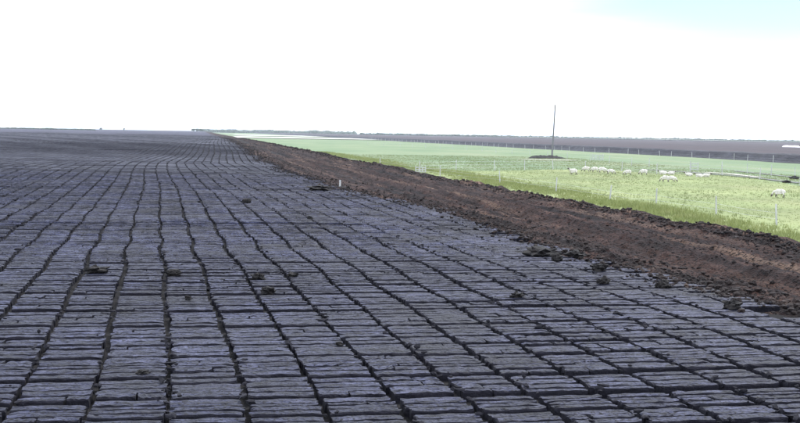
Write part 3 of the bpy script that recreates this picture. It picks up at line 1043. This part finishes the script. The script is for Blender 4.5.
ng = 13000
gy = 18 + 200 * rng.random(ng) ** 1.6
gx = 23.6 + 3.0 * fbm(gy * 0.08, gy * 0, 5) * 2 + rng.normal(0, 1.1, ng)
gz = FIELD_Z + 0.14 * fbm(gx * 0.06, gy * 0.06, 51, 3) + 0.02
dens = vnoise(gy * 0.12, gx * 0.5, 44)
blades('rough_grass', gx, gy, gz, 0.12 + 0.30 * dens ** 2, np.full(ng, 0.02), 5, M_BLADE, 'strip of tall rough grass along the foot of the bank')
ng = 40000
gy = 30 + 170 * rng.random(ng) ** 1.3
gx = 21 + 45 * rng.random(ng)
gz = FIELD_Z + 0.14 * fbm(gx * 0.06, gy * 0.06, 51, 3) + 0.02
blades('pasture_grass', gx, gy, gz, 0.05 + 0.09 * vnoise(gx * 0.3, gy * 0.3, 46) ** 2, np.full(ng, 0.02), 4, M_BLADE2,
       'short grazed grass over the sheep field')

# ------------------------------------------------------------------ far trees and scrub
LFV, LFF = ico(1)


def crown_mesh(name, w, h, nclump, seed):
    r = np.random.default_rng(seed)
    pts = r.normal(0, 0.42, (nclump, 3))
    pts /= np.maximum(1, np.linalg.norm(pts, axis=1))[:, None]
    pts *= np.array([w / 2, w / 2, h * 0.42])
    pts[:, 2] += h * 0.6
    sc_ = r.uniform(0.05, 0.13, nclump) * w
    v, f = bake(LV, r.integers(0, 8, nclump), pts, np.stack([sc_, sc_, sc_ * 0.8], 1), r.uniform(0, 6.28, nclump))
    return np_mesh(name, v, f, False)


for k, (x, y, dst, w, h, lab) in enumerate((
        (193.5, 131.2, 1300, 5.0, 3.6, 'left tree of the small clump on the skyline where the bank ends'),
        (197.5, 131.2, 1310, 6.0, 4.0, 'middle tree of the small clump on the skyline where the bank ends'),
        (201.5, 131.3, 1300, 4.6, 3.3, 'right tree of the small clump on the skyline where the bank ends'),
        (101, 129.3, 1200, 3.2, 2.6, 'tiny lone tree on the skyline at the far left'),
        (124, 129.6, 1200, 2.6, 2.9, 'tiny lone tree on the skyline left of the clump'))):
    p = at_depth(x, y, dst)
    root = link('distant_tree', None, loc=(p.x, p.y, float(bog_z(p.x, p.y)) + 0.05), label=lab, category='tree', group='far trees on the bog skyline')
    link('trunk', tube_mesh('trunk', [(0, 0, -0.3), (0.05, 0, h * 0.3), (0, 0.06, h * 0.7)], 0.16, 0.06, 6), M_BARK, parent=root)
    link('crown', crown_mesh('crown', w, h, 70, k), M_LEAF, parent=root)

# line of woodland along the horizon
nw = 2600
tx = rng.uniform(200, 356, nw)
den = fbm(tx * 0.06, tx * 0, 71, 4) + 0.5
D = rng.uniform(2300, 2600, nw)
base = np.array([at_depth(x, 132, d) for x, d in zip(tx, D)])
hgt = (2.0 + 7.0 * np.clip(den, 0, 1.2)) * rng.random(nw) ** 0.7
sc_ = rng.uniform(1.2, 3.2, nw)
v, f = bake(LV, rng.integers(0, 8, nw), np.stack([base[:, 0], base[:, 1], -2.5 + hgt], 1), np.stack([sc_ * 1.6, sc_, sc_], 1), rng.uniform(0, 6.28, nw))
link('far_woodland', np_mesh('far_woodland', v, f), M_LEAF, kind='stuff', label='hazy line of distant woodland on the horizon', category='woodland')

# low scrub along other parts of the skyline
nw = 2600
tx = np.concatenate([rng.uniform(-10, 95, 900), rng.uniform(360, 812, 1700)])
D = np.where(tx < 200, rng.uniform(1000, 1200, nw), rng.uniform(1800, 2050, nw))
base = np.array([at_depth(x, 132, d) for x, d in zip(tx, D)])
zb = np.where(tx < 200, bog_z(base[:, 0], base[:, 1]), -0.6)
sc_ = rng.uniform(0.5, 1.3, nw) * np.where(tx < 200, 0.55, 1.3)
hgt = (0.3 + 1.2 * np.clip(fbm(tx * 0.1, tx * 0, 73, 4) + 0.5, 0, 1) * rng.random(nw)) * np.where(tx < 200, 0.8, 2.2)
v, f = bake(LV, rng.integers(0, 8, nw), np.stack([base[:, 0], base[:, 1], zb + hgt], 1), np.stack([sc_ * 2.2, sc_, sc_], 1), rng.uniform(0, 6.28, nw))
link('far_scrub', np_mesh('far_scrub', v, f), M_LEAF, kind='stuff', label='thin dark scrub along the skyline', category='scrub')

# ------------------------------------------------------------------ haze
hv, hf = box(0, 5500, 3.9, 17000, 11600, 17.0)
hm = bpy.data.materials.new('pale_haze')
hm.use_nodes = True
t = hm.node_tree
t.nodes.clear()
ho = t.nodes.new('ShaderNodeOutputMaterial')
pv = t.nodes.new('ShaderNodeVolumePrincipled')
pv.inputs['Color'].default_value = (0.86, 0.95, 1.0, 1)
pv.inputs['Density'].default_value = 0.00012
pv.inputs['Anisotropy'].default_value = 0.2
t.links.new(pv.outputs['Volume'], ho.inputs['Volume'])
link('haze', np_mesh('haze', hv, hf), hm, kind='stuff', label='thin pale haze over the bog and fields', category='haze')
